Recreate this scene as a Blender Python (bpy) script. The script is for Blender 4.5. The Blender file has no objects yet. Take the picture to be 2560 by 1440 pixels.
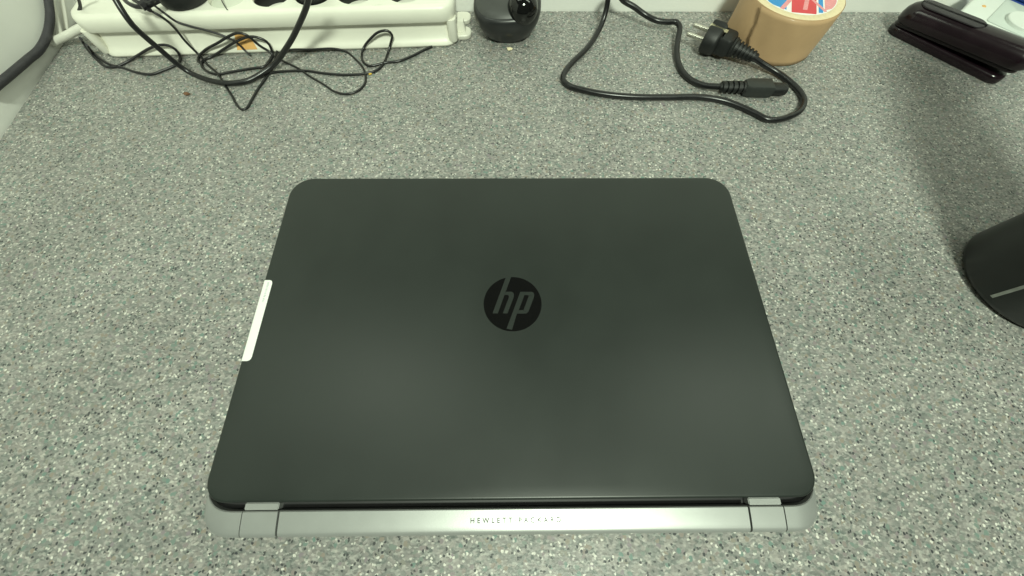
import bpy, bmesh, math, random
from mathutils import Vector, Matrix
random.seed(7)
PI = math.pi
scene = bpy.context.scene
C = scene.collection

# ------------------------------------------------------------------ camera
cd = bpy.data.cameras.new('camera'); cam = bpy.data.objects.new('camera', cd); C.objects.link(cam)
cd.sensor_width = 36.0; cd.lens = 36.0 * 900.0 / 2560.0
cd.clip_start = 0.01; cd.clip_end = 50.0
R_, U_, F_ = Vector((0.99994613, -0.00787691, 0.00675930)), Vector((0.00459536, 0.91988507, 0.39216113)), Vector((0.00930679, 0.39210894, -0.91987171))
M = Matrix((R_, U_, -F_)).transposed().to_4x4(); M.translation = Vector((-0.00243417, 0.03389710, 0.27431483))
cam.matrix_world = M
scene.camera = cam

# ------------------------------------------------------------------ light of the room
scene.view_settings.view_transform = 'Standard'; scene.view_settings.look = 'None'
scene.view_settings.exposure = 0.0; scene.view_settings.gamma = 1.0
w = bpy.data.worlds.new('World'); scene.world = w; w.use_nodes = True
bg = w.node_tree.nodes['Background']; bg.inputs[0].default_value = (0.88, 1.0, 0.80, 1); bg.inputs[1].default_value = 0.09
def lamp(name, loc, target, sx, sy, power, col=(0.89, 1.0, 0.80)):
    l = bpy.data.lights.new(name, 'AREA'); l.shape = 'RECTANGLE'; l.size = sx; l.size_y = sy
    l.energy = power; l.color = col
    o = bpy.data.objects.new(name, l); C.objects.link(o); o.location = loc
    o.rotation_euler = (Vector(target) - Vector(loc)).to_track_quat('-Z', 'Y').to_euler()
    return o
lamp('ceiling_lamp_left', (-0.50, 0.24, 1.35), (-0.2, 0.2, 0), 0.20, 0.70, 3.0)
lamp('ceiling_lamp_right', (0.84, 0.16, 1.25), (0.1, 0.2, 0), 0.20, 0.70, 2.9)
lamp('ceiling_lamp_rear', (0.26, -1.00, 1.65), (0.1, 0.2, 0), 0.38, 0.24, 42)

# ------------------------------------------------------------------ materials
def mat(name, col, rough=0.5, metal=0.0, spec=0.5, coat=0.0, noise=0.0, nscale=60.0, bump=0.0, bscale=400.0, rnoise=0.0):
    m = bpy.data.materials.new(name); m.use_nodes = True
    nt = m.node_tree; b = nt.nodes['Principled BSDF']
    b.inputs['Base Color'].default_value = (*col, 1); b.inputs['Roughness'].default_value = rough
    b.inputs['Metallic'].default_value = metal; b.inputs['Specular IOR Level'].default_value = spec
    b.inputs['Coat Weight'].default_value = coat; b.inputs['Coat Roughness'].default_value = 0.08
    tc = nt.nodes.new('ShaderNodeTexCoord')
    if noise > 0 or rnoise > 0:
        n = nt.nodes.new('ShaderNodeTexNoise'); n.inputs['Scale'].default_value = nscale; n.inputs['Detail'].default_value = 5
        nt.links.new(tc.outputs['Object'], n.inputs['Vector'])
        if noise > 0:
            r = nt.nodes.new('ShaderNodeValToRGB')
            r.color_ramp.elements[0].position = 0.3; r.color_ramp.elements[1].position = 0.7
            r.color_ramp.elements[0].color = (*[c * (1 - noise) for c in col], 1)
            r.color_ramp.elements[1].color = (*[min(1, c * (1 + noise)) for c in col], 1)
            nt.links.new(n.outputs['Fac'], r.inputs['Fac']); nt.links.new(r.outputs['Color'], b.inputs['Base Color'])
        if rnoise > 0:
            mr = nt.nodes.new('ShaderNodeMapRange')
            mr.inputs['To Min'].default_value = max(0.02, rough - rnoise); mr.inputs['To Max'].default_value = rough + rnoise
            nt.links.new(n.outputs['Fac'], mr.inputs['Value']); nt.links.new(mr.outputs['Result'], b.inputs['Roughness'])
    if bump > 0:
        n2 = nt.nodes.new('ShaderNodeTexNoise'); n2.inputs['Scale'].default_value = bscale; n2.inputs['Detail'].default_value = 3
        nt.links.new(tc.outputs['Object'], n2.inputs['Vector'])
        bp = nt.nodes.new('ShaderNodeBump'); bp.inputs['Strength'].default_value = bump; bp.inputs['Distance'].default_value = 0.0005
        nt.links.new(n2.outputs['Fac'], bp.inputs['Height']); nt.links.new(bp.outputs['Normal'], b.inputs['Normal'])
    return m

def worktop_material():
    m = bpy.data.materials.new('speckled_laminate'); m.use_nodes = True
    nt = m.node_tree; N = nt.nodes; L = nt.links; b = N['Principled BSDF']
    tc = N.new('ShaderNodeTexCoord')
    def vor(scale, rnd=1.0, off=0.0, stretch=(1, 1, 1), warp=0.0):
        mp = N.new('ShaderNodeMapping'); mp.inputs['Location'].default_value = (off, off * 0.7, 0); mp.inputs['Scale'].default_value = stretch
        mp.inputs['Rotation'].default_value = (0, 0, off)
        src = tc.outputs['Object']
        if warp > 0:
            nz = N.new('ShaderNodeTexNoise'); nz.inputs['Scale'].default_value = scale * 1.3; nz.inputs['Detail'].default_value = 2
            L.new(src, nz.inputs['Vector'])
            va = N.new('ShaderNodeVectorMath'); va.operation = 'SUBTRACT'; va.inputs[1].default_value = (0.5, 0.5, 0.5)
            vs = N.new('ShaderNodeVectorMath'); vs.operation = 'SCALE'; vs.inputs['Scale'].default_value = warp / scale
            vd = N.new('ShaderNodeVectorMath'); vd.operation = 'ADD'
            L.new(nz.outputs['Color'], va.inputs[0]); L.new(va.outputs[0], vs.inputs[0]); L.new(vs.outputs[0], vd.inputs[0]); L.new(src, vd.inputs[1])
            src = vd.outputs[0]
        L.new(src, mp.inputs['Vector'])
        v = N.new('ShaderNodeTexVoronoi'); v.voronoi_dimensions = '2D'; v.inputs['Scale'].default_value = scale; v.inputs['Randomness'].default_value = rnd
        L.new(mp.outputs['Vector'], v.inputs['Vector']); return v
    def ramp(src, stops, interp='LINEAR'):
        r = N.new('ShaderNodeValToRGB'); r.color_ramp.interpolation = interp
        e = r.color_ramp.elements
        while len(e) < len(stops): e.new(0.5)
        for k, (p, c) in enumerate(stops):
            e[k].position = p; e[k].color = (*c, 1) if len(c) == 3 else c
        L.new(src, r.inputs['Fac']); return r
    def sep(v):
        s = N.new('ShaderNodeSeparateColor'); L.new(v.outputs['Color'], s.inputs['Color']); return s
    def mixc(fac, a, bcol):
        x = N.new('ShaderNodeMix'); x.data_type = 'RGBA'
        if isinstance(fac, float): x.inputs['Factor'].default_value = fac
        else: L.new(fac, x.inputs['Factor'])
        for sock, val in ((x.inputs[6], a), (x.inputs[7], bcol)):
            if isinstance(val, tuple): sock.default_value = (*val, 1)
            else: L.new(val, sock)
        return x.outputs[2]
    def less(src, thr):
        q = N.new('ShaderNodeMath'); q.operation = 'LESS_THAN'; L.new(src, q.inputs[0]); q.inputs[1].default_value = thr; return q.outputs[0]
    def mul(a, c):
        q = N.new('ShaderNodeMath'); q.operation = 'MULTIPLY'; L.new(a, q.inputs[0]); L.new(c, q.inputs[1]); return q.outputs[0]
    # fine grains of several greys
    g1 = sep(vor(820, off=0.2, stretch=(0.75, 1.15, 1), warp=0.9))
    c1 = ramp(g1.outputs[0], [(0.0, (0.10, 0.105, 0.10)), (0.25, (0.20, 0.205, 0.19)), (0.55, (0.29, 0.285, 0.27)), (0.82, (0.40, 0.40, 0.37)), (1.0, (0.62, 0.62, 0.56))])
    g2 = sep(vor(430, off=1.7, stretch=(0.85, 1.05, 1), warp=0.9))
    c2 = ramp(g2.outputs[1], [(0.0, (0.15, 0.19, 0.175)), (0.35, (0.25, 0.26, 0.245)), (0.65, (0.30, 0.29, 0.28)), (0.88, (0.38, 0.355, 0.33)), (1.0, (0.46, 0.45, 0.41))])
    col = mixc(0.5, c1.outputs['Color'], c2.outputs['Color'])
    # rare tinted chips (teal, ochre, mauve)
    vt = vor(330, off=11.2, warp=0.8); gt = sep(vt)
    tint = ramp(gt.outputs[2], [(0.0, (0.17, 0.26, 0.23)), (0.4, (0.25, 0.27, 0.24)), (0.7, (0.30, 0.265, 0.22)), (1.0, (0.27, 0.24, 0.26))])
    col = mixc(mul(less(gt.outputs[0], 0.22), less(vt.outputs['Distance'], 0.48)), col, tint.outputs['Color'])
    # pale chips, two sizes
    vw = vor(360, off=3.1, warp=0.8); gw = sep(vw)
    col = mixc(mul(less(gw.outputs[0], 0.048), less(vw.outputs['Distance'], 0.30)), col, (0.74, 0.73, 0.66))
    vw2 = vor(560, off=5.3, warp=0.8); gw2 = sep(vw2)
    col = mixc(mul(less(gw2.outputs[2], 0.065), less(vw2.outputs['Distance'], 0.40)), col, (0.62, 0.62, 0.56))
    # dark chips, two sizes
    vd = vor(350, off=7.9, warp=0.7); gd = sep(vd)
    col = mixc(mul(less(gd.outputs[1], 0.034), less(vd.outputs['Distance'], 0.30)), col, (0.055, 0.06, 0.065))
    vd2 = vor(560, off=9.4, warp=0.9); gd2 = sep(vd2)
    col = mixc(mul(less(gd2.outputs[0], 0.075), less(vd2.outputs['Distance'], 0.43)), col, (0.075, 0.08, 0.08))
    # faint grime
    nz = N.new('ShaderNodeTexNoise'); nz.inputs['Scale'].default_value = 9; nz.inputs['Detail'].default_value = 6
    L.new(tc.outputs['Object'], nz.inputs['Vector'])
    gr = ramp(nz.outputs['Fac'], [(0.3, (0.81, 0.80, 0.81)), (0.65, (0.95, 0.94, 0.95))])
    mm = N.new('ShaderNodeMix'); mm.data_type = 'RGBA'; mm.blend_type = 'MULTIPLY'; mm.inputs['Factor'].default_value = 1.0
    L.new(col, mm.inputs[6]); L.new(gr.outputs['Color'], mm.inputs[7])
    L.new(mm.outputs[2], b.inputs['Base Color'])
    b.inputs['Roughness'].default_value = 0.38; b.inputs['Specular IOR Level'].default_value = 0.4
    bn = N.new('ShaderNodeTexNoise'); bn.inputs['Scale'].default_value = 520; bn.inputs['Detail'].default_value = 2
    L.new(tc.outputs['Object'], bn.inputs['Vector'])
    bp = N.new('ShaderNodeBump'); bp.inputs['Strength'].default_value = 0.35; bp.inputs['Distance'].default_value = 0.0004
    L.new(bn.outputs['Fac'], bp.inputs['Height']); L.new(bp.outputs['Normal'], b.inputs['Normal'])
    return m

MT = dict(
    top=worktop_material(),
    wall=mat('painted_wall', (0.84, 0.84, 0.80), 0.55, noise=0.03, nscale=14, bump=0.15, bscale=180),
    panel=mat('white_panel', (0.78, 0.79, 0.78), 0.45, noise=0.02, nscale=20),
    lid=mat('black_lid_plastic', (0.016, 0.021, 0.018), 0.39, spec=0.52, noise=0.10, nscale=22, rnoise=0.05, bump=0.06, bscale=2600),
    lidedge=mat('lid_edge_plastic', (0.012, 0.012, 0.013), 0.5, noise=0.1),
    gloss=mat('glossy_black', (0.004, 0.004, 0.004), 0.08, spec=0.6, rnoise=0.03, nscale=40),
    silver=mat('satin_silver', (0.40, 0.41, 0.40), 0.40, metal=0.5, noise=0.03, nscale=90, bump=0.05, bscale=1800),
    base=mat('base_black', (0.015, 0.015, 0.016), 0.55, noise=0.1),
    ink=mat('grey_ink', (0.055, 0.055, 0.055), 0.5, noise=0.05),
    paleink=mat('faint_print', (0.42, 0.45, 0.48), 0.6, noise=0.15, nscale=700),
    paper=mat('white_sticker', (0.86, 0.86, 0.84), 0.55, noise=0.02, nscale=80),
    white=mat('white_plastic', (0.80, 0.79, 0.70), 0.35, noise=0.04, nscale=18, rnoise=0.08),
    whitec=mat('white_cable', (0.74, 0.73, 0.66), 0.4, noise=0.04),
    socket=mat('socket_black', (0.012, 0.012, 0.013), 0.4, noise=0.2),
    blank=mat('pale_shutter', (0.66, 0.68, 0.58), 0.45, noise=0.03),
    orange=mat('orange_label', (0.75, 0.42, 0.14), 0.5, noise=0.1, nscale=120),
    rubber=mat('black_rubber', (0.009, 0.009, 0.010), 0.30, spec=0.55, noise=0.2, nscale=150, rnoise=0.06),
    rubber2=mat('worn_black_rubber', (0.014, 0.013, 0.016), 0.38, spec=0.5, noise=0.25, nscale=120),
    ribbed=mat('grey_ribbed_hose', (0.04, 0.038, 0.045), 0.45, noise=0.15, nscale=200),
    plug=mat('plug_black', (0.009, 0.010, 0.010), 0.5, noise=0.2, nscale=200, bump=0.1, bscale=900),
    plug2=mat('plug_dark_grey', (0.024, 0.027, 0.026), 0.5, noise=0.1, nscale=200),
    brass=mat('plated_brass', (0.78, 0.74, 0.52), 0.28, metal=1.0, noise=0.05),
    steel=mat('nickel_pin', (0.72, 0.70, 0.62), 0.25, metal=1.0, noise=0.05),
    tan=mat('brown_packing_tape', (0.50, 0.33, 0.185), 0.52, spec=0.3, coat=0.04, noise=0.09, nscale=26, rnoise=0.06),
    tanedge=mat('tape_layers_edge', (0.76, 0.64, 0.42), 0.6, noise=0.06, nscale=240),
    card=mat('cardboard_core', (0.62, 0.52, 0.36), 0.8, noise=0.1, nscale=160),
    lblue=mat('label_blue', (0.02, 0.26, 0.62), 0.4, noise=0.03),
    lred=mat('label_red', (0.66, 0.045, 0.06), 0.4, noise=0.04),
    lpink=mat('label_pink', (0.78, 0.30, 0.32), 0.4, noise=0.12, nscale=500),
    lwhite=mat('label_white', (0.84, 0.84, 0.82), 0.4, noise=0.02),
    dev=mat('black_satin_plastic', (0.018, 0.019, 0.020), 0.32, spec=0.5, noise=0.12, nscale=90, rnoise=0.04),
    devtop=mat('grey_satin_top', (0.05, 0.052, 0.05), 0.42, spec=0.5, noise=0.08, nscale=90),
    stap=mat('stapler_black', (0.012, 0.006, 0.009), 0.20, spec=0.5, noise=0.3, nscale=50, rnoise=0.05),
    staprub=mat('stapler_matt_top', (0.03, 0.026, 0.03), 0.5, noise=0.15, nscale=60),
    bluep=mat('blue_plastic', (0.01, 0.05, 0.26), 0.4, noise=0.05),
    offwhite=mat('off_white_plastic', (0.72, 0.76, 0.72), 0.4, noise=0.03, nscale=30),
    grey=mat('light_grey_plastic', (0.58, 0.64, 0.60), 0.42, noise=0.03),
    dimgrey=mat('dim_grey_strip', (0.22, 0.23, 0.21), 0.5, noise=0.2, nscale=150),
    flask=mat('black_flask_coating', (0.010, 0.012, 0.012), 0.38, spec=0.5, noise=0.3, nscale=40, rnoise=0.08),
    crumby=mat('yellow_crumb', (0.75, 0.50, 0.08), 0.7, noise=0.2, nscale=900),
    crumbw=mat('cream_crumb', (0.78, 0.70, 0.48), 0.8, noise=0.2, nscale=900),
    crumbr=mat('rusty_crumb', (0.17, 0.085, 0.045), 0.8, noise=0.3, nscale=900),
)

# ------------------------------------------------------------------ mesh helpers
def obj(name, bm, m, parent=None, smooth=True, sharp=40):
    me = bpy.data.meshes.new(name); bmesh.ops.recalc_face_normals(bm, faces=bm.faces[:])
    bm.to_mesh(me); bm.free()
    o = bpy.data.objects.new(name, me); C.objects.link(o)
    me.materials.append(MT[m] if isinstance(m, str) else m)
    if smooth:
        me.polygons.foreach_set('use_smooth', [True] * len(me.polygons))
        try: me.set_sharp_from_angle(angle=math.radians(sharp))
        except Exception: pass
    if parent: o.parent = parent
    return o
def thing(name, label, cat, group=None):
    o = bpy.data.objects.new(name, None); C.objects.link(o); o.empty_display_size = 0.02
    o['label'] = label; o['category'] = cat
    if group: o['group'] = group
    return o
def tag(o, label, cat, group=None):
    o['label'] = label; o['category'] = cat
    if group: o['group'] = group
    return o
def struct(o): o['kind'] = 'structure'; return o

def bm_new(): return bmesh.new()
def ring_loft(bm, rings, close=True, cap0=True, cap1=True):
    vs = [[bm.verts.new(p) for p in r] for r in rings]
    n = len(vs[0])
    for a, b in zip(vs[:-1], vs[1:]):
        for k in range(n if close else n - 1):
            bm.faces.new((a[k], a[(k + 1) % n], b[(k + 1) % n], b[k]))
    if cap0: bm.faces.new(vs[0][::-1])
    if cap1: bm.faces.new(vs[-1])
    return vs
def box(bm, lo, hi, T=None):
    p = [Vector((x, y, z)) for z in (lo[2], hi[2]) for y in (lo[1], hi[1]) for x in (lo[0], hi[0])]
    if T is not None: p = [T @ q for q in p]
    v = [bm.verts.new(q) for q in p]
    for f in ((0, 2, 3, 1), (4, 5, 7, 6), (0, 1, 5, 4), (1, 3, 7, 5), (3, 2, 6, 7), (2, 0, 4, 6)):
        bm.faces.new([v[k] for k in f])
def rrect(x0, x1, y0, y1, r, n=8):
    """rounded rectangle outline; r = radius of (x0y0, x1y0, x1y1, x0y1)"""
    pts = []
    for (cx, cy, rr, a0) in ((x0 + r[0], y0 + r[0], r[0], PI), (x1 - r[1], y0 + r[1], r[1], 1.5 * PI),
                             (x1 - r[2], y1 - r[2], r[2], 0.0), (x0 + r[3], y1 - r[3], r[3], 0.5 * PI)):
        for k in range(n + 1):
            a = a0 + 0.5 * PI * k / n
            pts.append((cx + rr * math.cos(a), cy + rr * math.sin(a)))
    return pts
def inset_poly(pts, d):
    n = len(pts); out = []
    for k in range(n):
        p0, p1, p2 = Vector(pts[k - 1]), Vector(pts[k]), Vector(pts[(k + 1) % n])
        a = (p1 - p0); b = (p2 - p1)
        if a.length < 1e-9: a = b
        if b.length < 1e-9: b = a
        t = (a.normalized() + b.normalized()).normalized()
        out.append((p1.x - t.y * d, p1.y + t.x * d))
    return out
def slab(bm, outline, prof, T=None):
    """outline (ccw 2D) swept through (inset, z) pairs, capped at both ends"""
    rings = []
    for d, z in prof:
        o = inset_poly(outline, d) if abs(d) > 1e-9 else outline
        ring = [Vector((x, y, z)) for x, y in o]
        if T is not None: ring = [T @ q for q in ring]
        rings.append(ring)
    ring_loft(bm, rings)
def round_prof(z0, z1, rb, rt, n=5):
    pr = []
    for k in range(n + 1):
        a = 0.5 * PI * k / n
        pr.append((rb * (1 - math.sin(a)), z0 + rb * (1 - math.cos(a))))
    for k in range(n + 1):
        a = 0.5 * PI * k / n
        pr.append((rt * (1 - math.cos(a)), z1 - rt * (1 - math.sin(a))))
    return pr
def frame(origin, xdir, up=(0, 0, 1)):
    x = Vector(xdir).normalized(); y = Vector(up).cross(x).normalized(); z = x.cross(y)
    m = Matrix((x, y, z)).transposed().to_4x4(); m.translation = Vector(origin); return m
def lathe_x(bm, prof, T, seg=28, sy=1.0, sz=1.0):
    """profile (t, r) revolved about local x"""
    rings = [[T @ Vector((t, r * sy * math.cos(2 * PI * k / seg), r * sz * math.sin(2 * PI * k / seg))) for k in range(seg)] for t, r in prof]
    ring_loft(bm, rings)
def lathe_z(bm, prof, c, seg=40, sx=1.0, sy=1.0, cap0=True, cap1=True):
    rings = [[Vector((c[0] + r * sx * math.cos(2 * PI * k / seg), c[1] + r * sy * math.sin(2 * PI * k / seg), c[2] + z)) for k in range(seg)] for r, z in prof]
    ring_loft(bm, rings, cap0=cap0, cap1=cap1)
def smooth_path(pts, step):
    P = [Vector(p) for p in pts]
    P = [P[0] * 2 - P[1]] + P + [P[-1] * 2 - P[-2]]
    out = []
    for k in range(1, len(P) - 2):
        p0, p1, p2, p3 = P[k - 1:k + 3]
        def tj(t, a, b): return t + max((b - a).length, 1e-6) ** 0.5
        t0 = 0.0; t1 = tj(t0, p0, p1); t2 = tj(t1, p1, p2); t3 = tj(t2, p2, p3)
        n = max(2, int((p2 - p1).length / step))
        for j in range(n):
            t = t1 + (t2 - t1) * j / n
            A1 = p0 * ((t1 - t) / (t1 - t0)) + p1 * ((t - t0) / (t1 - t0))
            A2 = p1 * ((t2 - t) / (t2 - t1)) + p2 * ((t - t1) / (t2 - t1))
            A3 = p2 * ((t3 - t) / (t3 - t2)) + p3 * ((t - t2) / (t3 - t2))
            B1 = A1 * ((t2 - t) / (t2 - t0)) + A2 * ((t - t0) / (t2 - t0))
            B2 = A2 * ((t3 - t) / (t3 - t1)) + A3 * ((t - t1) / (t3 - t1))
            out.append(B1 * ((t2 - t) / (t2 - t1)) + B2 * ((t - t1) / (t2 - t1)))
    out.append(P[-2]); return out
def tube(bm, pts, rad, seg=10, step=0.004, flat=1.0, rib=None, raw=False):
    path = pts if raw else smooth_path(pts, step)
    rings = []; t_prev = None; nrm = None; s = 0.0
    for k, p in enumerate(path):
        t = (path[min(k + 1, len(path) - 1)] - path[max(k - 1, 0)]).normalized()
        if nrm is None:
            nrm = Vector((0, 0, 1)); nrm = (nrm - t * nrm.dot(t))
            if nrm.length < 0.05: nrm = Vector((0, 1, 0)) - t * t.y
            nrm.normalize()
        else:
            nrm = (nrm - t * nrm.dot(t)).normalized(); s += (p - path[k - 1]).length
        bi = t.cross(nrm); r = rad(s) if callable(rad) else rad
        if rib: r *= 1 + rib[1] * (1 if (k % 2) else -1)
        rings.append([p + nrm * (r * flat * math.sin(2 * PI * j / seg)) + bi * (r * math.cos(2 * PI * j / seg)) for j in range(seg)])
    ring_loft(bm, rings)
def poly(bm, pts, z0, z1):
    """flat plate with thickness from a 2D outline"""
    lo = [bm.verts.new((x, y, z0)) for x, y in pts]; hi = [bm.verts.new((x, y, z1)) for x, y in pts]
    n = len(pts); bm.faces.new(hi); bm.faces.new(lo[::-1])
    for k in range(n): bm.faces.new((lo[k], lo[(k + 1) % n], hi[(k + 1) % n], hi[k]))

# ------------------------------------------------------------------ setting
bm = bm_new()
def wall_x(y): return -0.515 + (0.458 - y) * 0.052
ol = [(wall_x(-0.082), -0.082), (1.25, -0.082), (1.25, 0.523), (wall_x(0.523), 0.523)]
slab(bm, ol, [(0.002, -0.038), (0.0, -0.036), (0.0, -0.004), (0.0006, -0.0012), (0.002, 0.0)])
struct(obj('worktop', bm, 'top', smooth=True, sharp=50))
bm = bm_new(); box(bm, (wall_x(0.523) - 0.02, 0.523, -0.04), (1.25, 0.563, 0.55)); struct(obj('wall_back', bm, 'wall', smooth=False))
bm = bm_new()
poly(bm, [(wall_x(-0.082) - 0.001, -0.082), (wall_x(0.523) - 0.001, 0.5225), (wall_x(0.523) - 0.04, 0.5225), (wall_x(-0.082) - 0.04, -0.082)], -0.04, 0.55)
struct(obj('wall_left', bm, 'wall', smooth=False))

# ------------------------------------------------------------------ laptop
lap = thing('laptop', 'closed black laptop with silver hinge strip lying on the speckled worktop', 'laptop')
ZT = 0.024; D = 0.2452; HW = 0.1883
bm = bm_new()
base_o = rrect(-0.1882, 0.1882, -0.0035, D - 0.001, (0.006, 0.006, 0.016, 0.016))
slab(bm, base_o, [(0.006, 0.0025), (0.002, 0.0045), (0.0004, 0.009), (0.0, 0.0125), (0.0008, 0.0148), (0.002, 0.0152)])
obj('base', bm, 'base', lap)
for fx in (-0.15, 0.15):
    for fy in (0.02, 0.215):
        bm = bm_new(); lathe_z(bm, [(0.007, 0.0), (0.0075, 0.0008), (0.007, 0.003)], (fx, fy, 0.0), 16)
        obj('rubber_foot', bm, 'rubber', lap)
# lid: flat plate with a soft rolled edge
lid_o = rrect(-HW, HW, 0.0012, D, (0.0135, 0.0135, 0.0185, 0.0185), 10)
bm = bm_new()
pr = [(0.0022, 0.0162), (0.0006, 0.0172), (0.0, 0.0186), (0.0, 0.0221)]
for k in range(1, 8):
    a = 0.5 * PI * k / 7; pr.append((0.0018 * (1 - math.cos(a)), 0.0221 + 0.0018 * math.sin(a)))
pr.append((0.008, ZT))
slab(bm, lid_o, pr)
lid = obj('lid', bm, 'lid', lap, sharp=60)
# the emblem: glossy disc with the two slanted letters standing flush in the lid plastic
bm = bm_new()
cx, cy, rr = 0.00045, 0.12817, 0.02150
ring = [(cx + rr * math.cos(2 * PI * k / 64), cy + rr * math.sin(2 * PI * k / 64)) for k in range(64)]
poly(bm, ring, ZT - 0.0004, ZT + 0.00006)
obj('logo_disc', bm, 'gloss', lid, sharp=30)
def letters(name, polys):
    bm = bm_new()
    for p in polys: poly(bm, p, ZT - 0.0002, ZT + 0.00016)
    return obj(name, bm, 'lid', lid, smooth=False)
letters('logo_letter', [[(-0.01431, 0.12045), (-0.0105, 0.12032), (-0.00681, 0.1312), (-0.00465, 0.1376), (-0.00049, 0.14998), (-0.00437, 0.14987)], [(-0.00541, 0.13497), (-0.00293, 0.13484), (-0.00217, 0.1339), (-0.0025, 0.13234), (-0.00679, 0.12041), (-0.00335, 0.12039), (0.00117, 0.13261), (0.00152, 0.13552), (0.00077, 0.13693), (-0.00058, 0.13752), (-0.00444, 0.13754)]])
letters('logo_letter', [[(-0.00406, 0.10869), (-0.00016, 0.10786), (0.00354, 0.12007), (0.0049, 0.12276), (0.00931, 0.1346), (0.01029, 0.13735), (0.00632, 0.13737)], [(0.00942, 0.13478), (0.01224, 0.13476), (0.01265, 0.13406), (0.0168, 0.13509), (0.0163, 0.13661), (0.01491, 0.13733), (0.01034, 0.13735)], [(0.01254, 0.13383), (0.00886, 0.12386), (0.00837, 0.12296), (0.01124, 0.12087), (0.01201, 0.12171), (0.01628, 0.13253), (0.0168, 0.13503)], [(0.0081, 0.12285), (0.00496, 0.1227), (0.00365, 0.12018), (0.01017, 0.1202), (0.01119, 0.12081)]])
# service sticker wrapped over the edge
bm = bm_new()
sx = -HW
prof = [(sx - 0.00025, 0.0172), (sx - 0.00025, 0.0221)]
for k in range(1, 8):
    a = 0.5 * PI * k / 7; prof.append((sx - 0.00025 + 0.0018 * (1 - math.cos(a)), 0.0222 + 0.0019 * math.sin(a)))
prof.append((sx + 0.0072, ZT + 0.00018))
ys = [0.0865, 0.0870, 0.0880, 0.0895, 0.1450, 0.1465, 0.1475, 0.1480]
rows = []
for yk in ys:
    e = max(0.0, (0.0895 - yk) / 0.003, (yk - 0.1450) / 0.003)
    cut = 0.0025 * (1 - math.sqrt(max(0, 1 - e * e))) if e > 0 else 0.0
    rows.append([Vector((min(px, sx + 0.0072 - cut), yk, pz)) for px, pz in prof])
vs = [[bm.verts.new(p) for p in r] for r in rows]
for a, b in zip(vs[:-1], vs[1:]):
    for k in range(len(prof) - 1): bm.faces.new((a[k], a[k + 1], b[k + 1], b[k]))
stk = obj('sticker', bm, 'paper', lid); stk['label'] = 'white sticker wrapped over the left edge of the lid'
bm = bm_new()
rnd = random.Random(3); y = 0.1460
while y > 0.1305:
    hgt = rnd.uniform(0.0005, 0.0010); wd = rnd.uniform(0.0011, 0.0016)
    box(bm, (sx + 0.0034, y - hgt * 0.5, ZT + 0.0001), (sx + 0.0034 + wd, y, ZT + 0.00026)); y -= hgt * 0.5 + rnd.uniform(0.0004, 0.0009)
obj('print', bm, 'paleink', stk, smooth=False)
# silver hinge strip: one profile, five pieces
HP = [(-0.0036, 0.0060), (-0.0036, 0.0198), (-0.0042, 0.0204), (-0.0080, 0.0199), (-0.0120, 0.0193), (-0.0150, 0.0187), (-0.0166, 0.0180), (-0.0177, 0.0167), (-0.0182, 0.0145), (-0.0180, 0.0110), (-0.0165, 0.0065), (-0.0130, 0.0035), (-0.0060, 0.0032)]
def strip_piece(name, x0, x1, corner=0, dz=0.0):
    bm = bm_new(); n = 12 if corner else 2
    rings = []
    for k in range(n + 1):
        u = k / n; x = x0 + (x1 - x0) * u
        if corner:   # plan rounding towards the outer end
            e = u if corner > 0 else 1 - u
            dist = e; sft = 0.0155 * (1 - math.sqrt(max(0.0, 1 - max(0.0, (dist - 0.15) / 0.85) ** 2.4)))
            low = 0.0035 * max(0.0, (dist - 0.3) / 0.7) ** 2
        else: sft = 0.0; low = 0.0
        rings.append([Vector((x, py + sft, max(0.003, pz + dz - low * (pz / 0.02)))) for py, pz in HP])
    ring_loft(bm, rings)
    return obj(name, bm, 'silver', lap, sharp=35)
strip_piece('hinge_strip_corner', -0.1908, -0.1640, -1)
strip_piece('hinge_cover', -0.1634, -0.1424, 0, 0.00015)
mid = strip_piece('hinge_strip', -0.1412, 0.1430, 0)
strip_piece('hinge_cover', 0.1442, 0.1647, 0, 0.00015)
strip_piece('hinge_strip_corner', 0.1655, 0.1906, 1)
# silver hinge tabs that reach into the lid gap
for a, b in ((-0.1632, -0.1426), (0.1444, 0.1645)):
    bm = bm_new(); box(bm, (a, -0.0031, 0.0150), (b, 0.0008, 0.0204)); bmesh.ops.bevel(bm, geom=bm.edges[:], offset=0.0005, segments=2, affect='EDGES')
    obj('hinge_tab', bm, 'silver', lap)
# lettering on the strip
cu = bpy.data.curves.new('lettering', 'FONT'); cu.body = 'HEWLETT\u00b7PACKARD'; cu.size = 0.0040; cu.space_character = 1.72
cu.align_x = 'CENTER'; cu.align_y = 'CENTER'; cu.extrude = 0.00004; cu.offset = 0.00005
to = bpy.data.objects.new('lettering_src', cu); C.objects.link(to)
bpy.context.view_layer.update()
me = bpy.data.meshes.new_from_object(to.evaluated_get(bpy.context.evaluated_depsgraph_get()))
bpy.data.objects.remove(to); bpy.data.curves.remove(cu)
xs = [v.co.x for v in me.vertices]; k = 0.0545 / (max(xs) - min(xs)); xm = 0.5 * (max(xs) + min(xs))
for v in me.vertices: v.co.x = (v.co.x - xm) * k
lt = bpy.data.objects.new('lettering', me); C.objects.link(lt); me.materials.append(MT['ink']); lt.parent = mid
lt.location = (0.0012, -0.0100, 0.01972); lt.rotation_euler = (math.atan2(0.0006, 0.004), 0, 0)
lt['label'] = 'small grey letters HEWLETT PACKARD'

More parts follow.
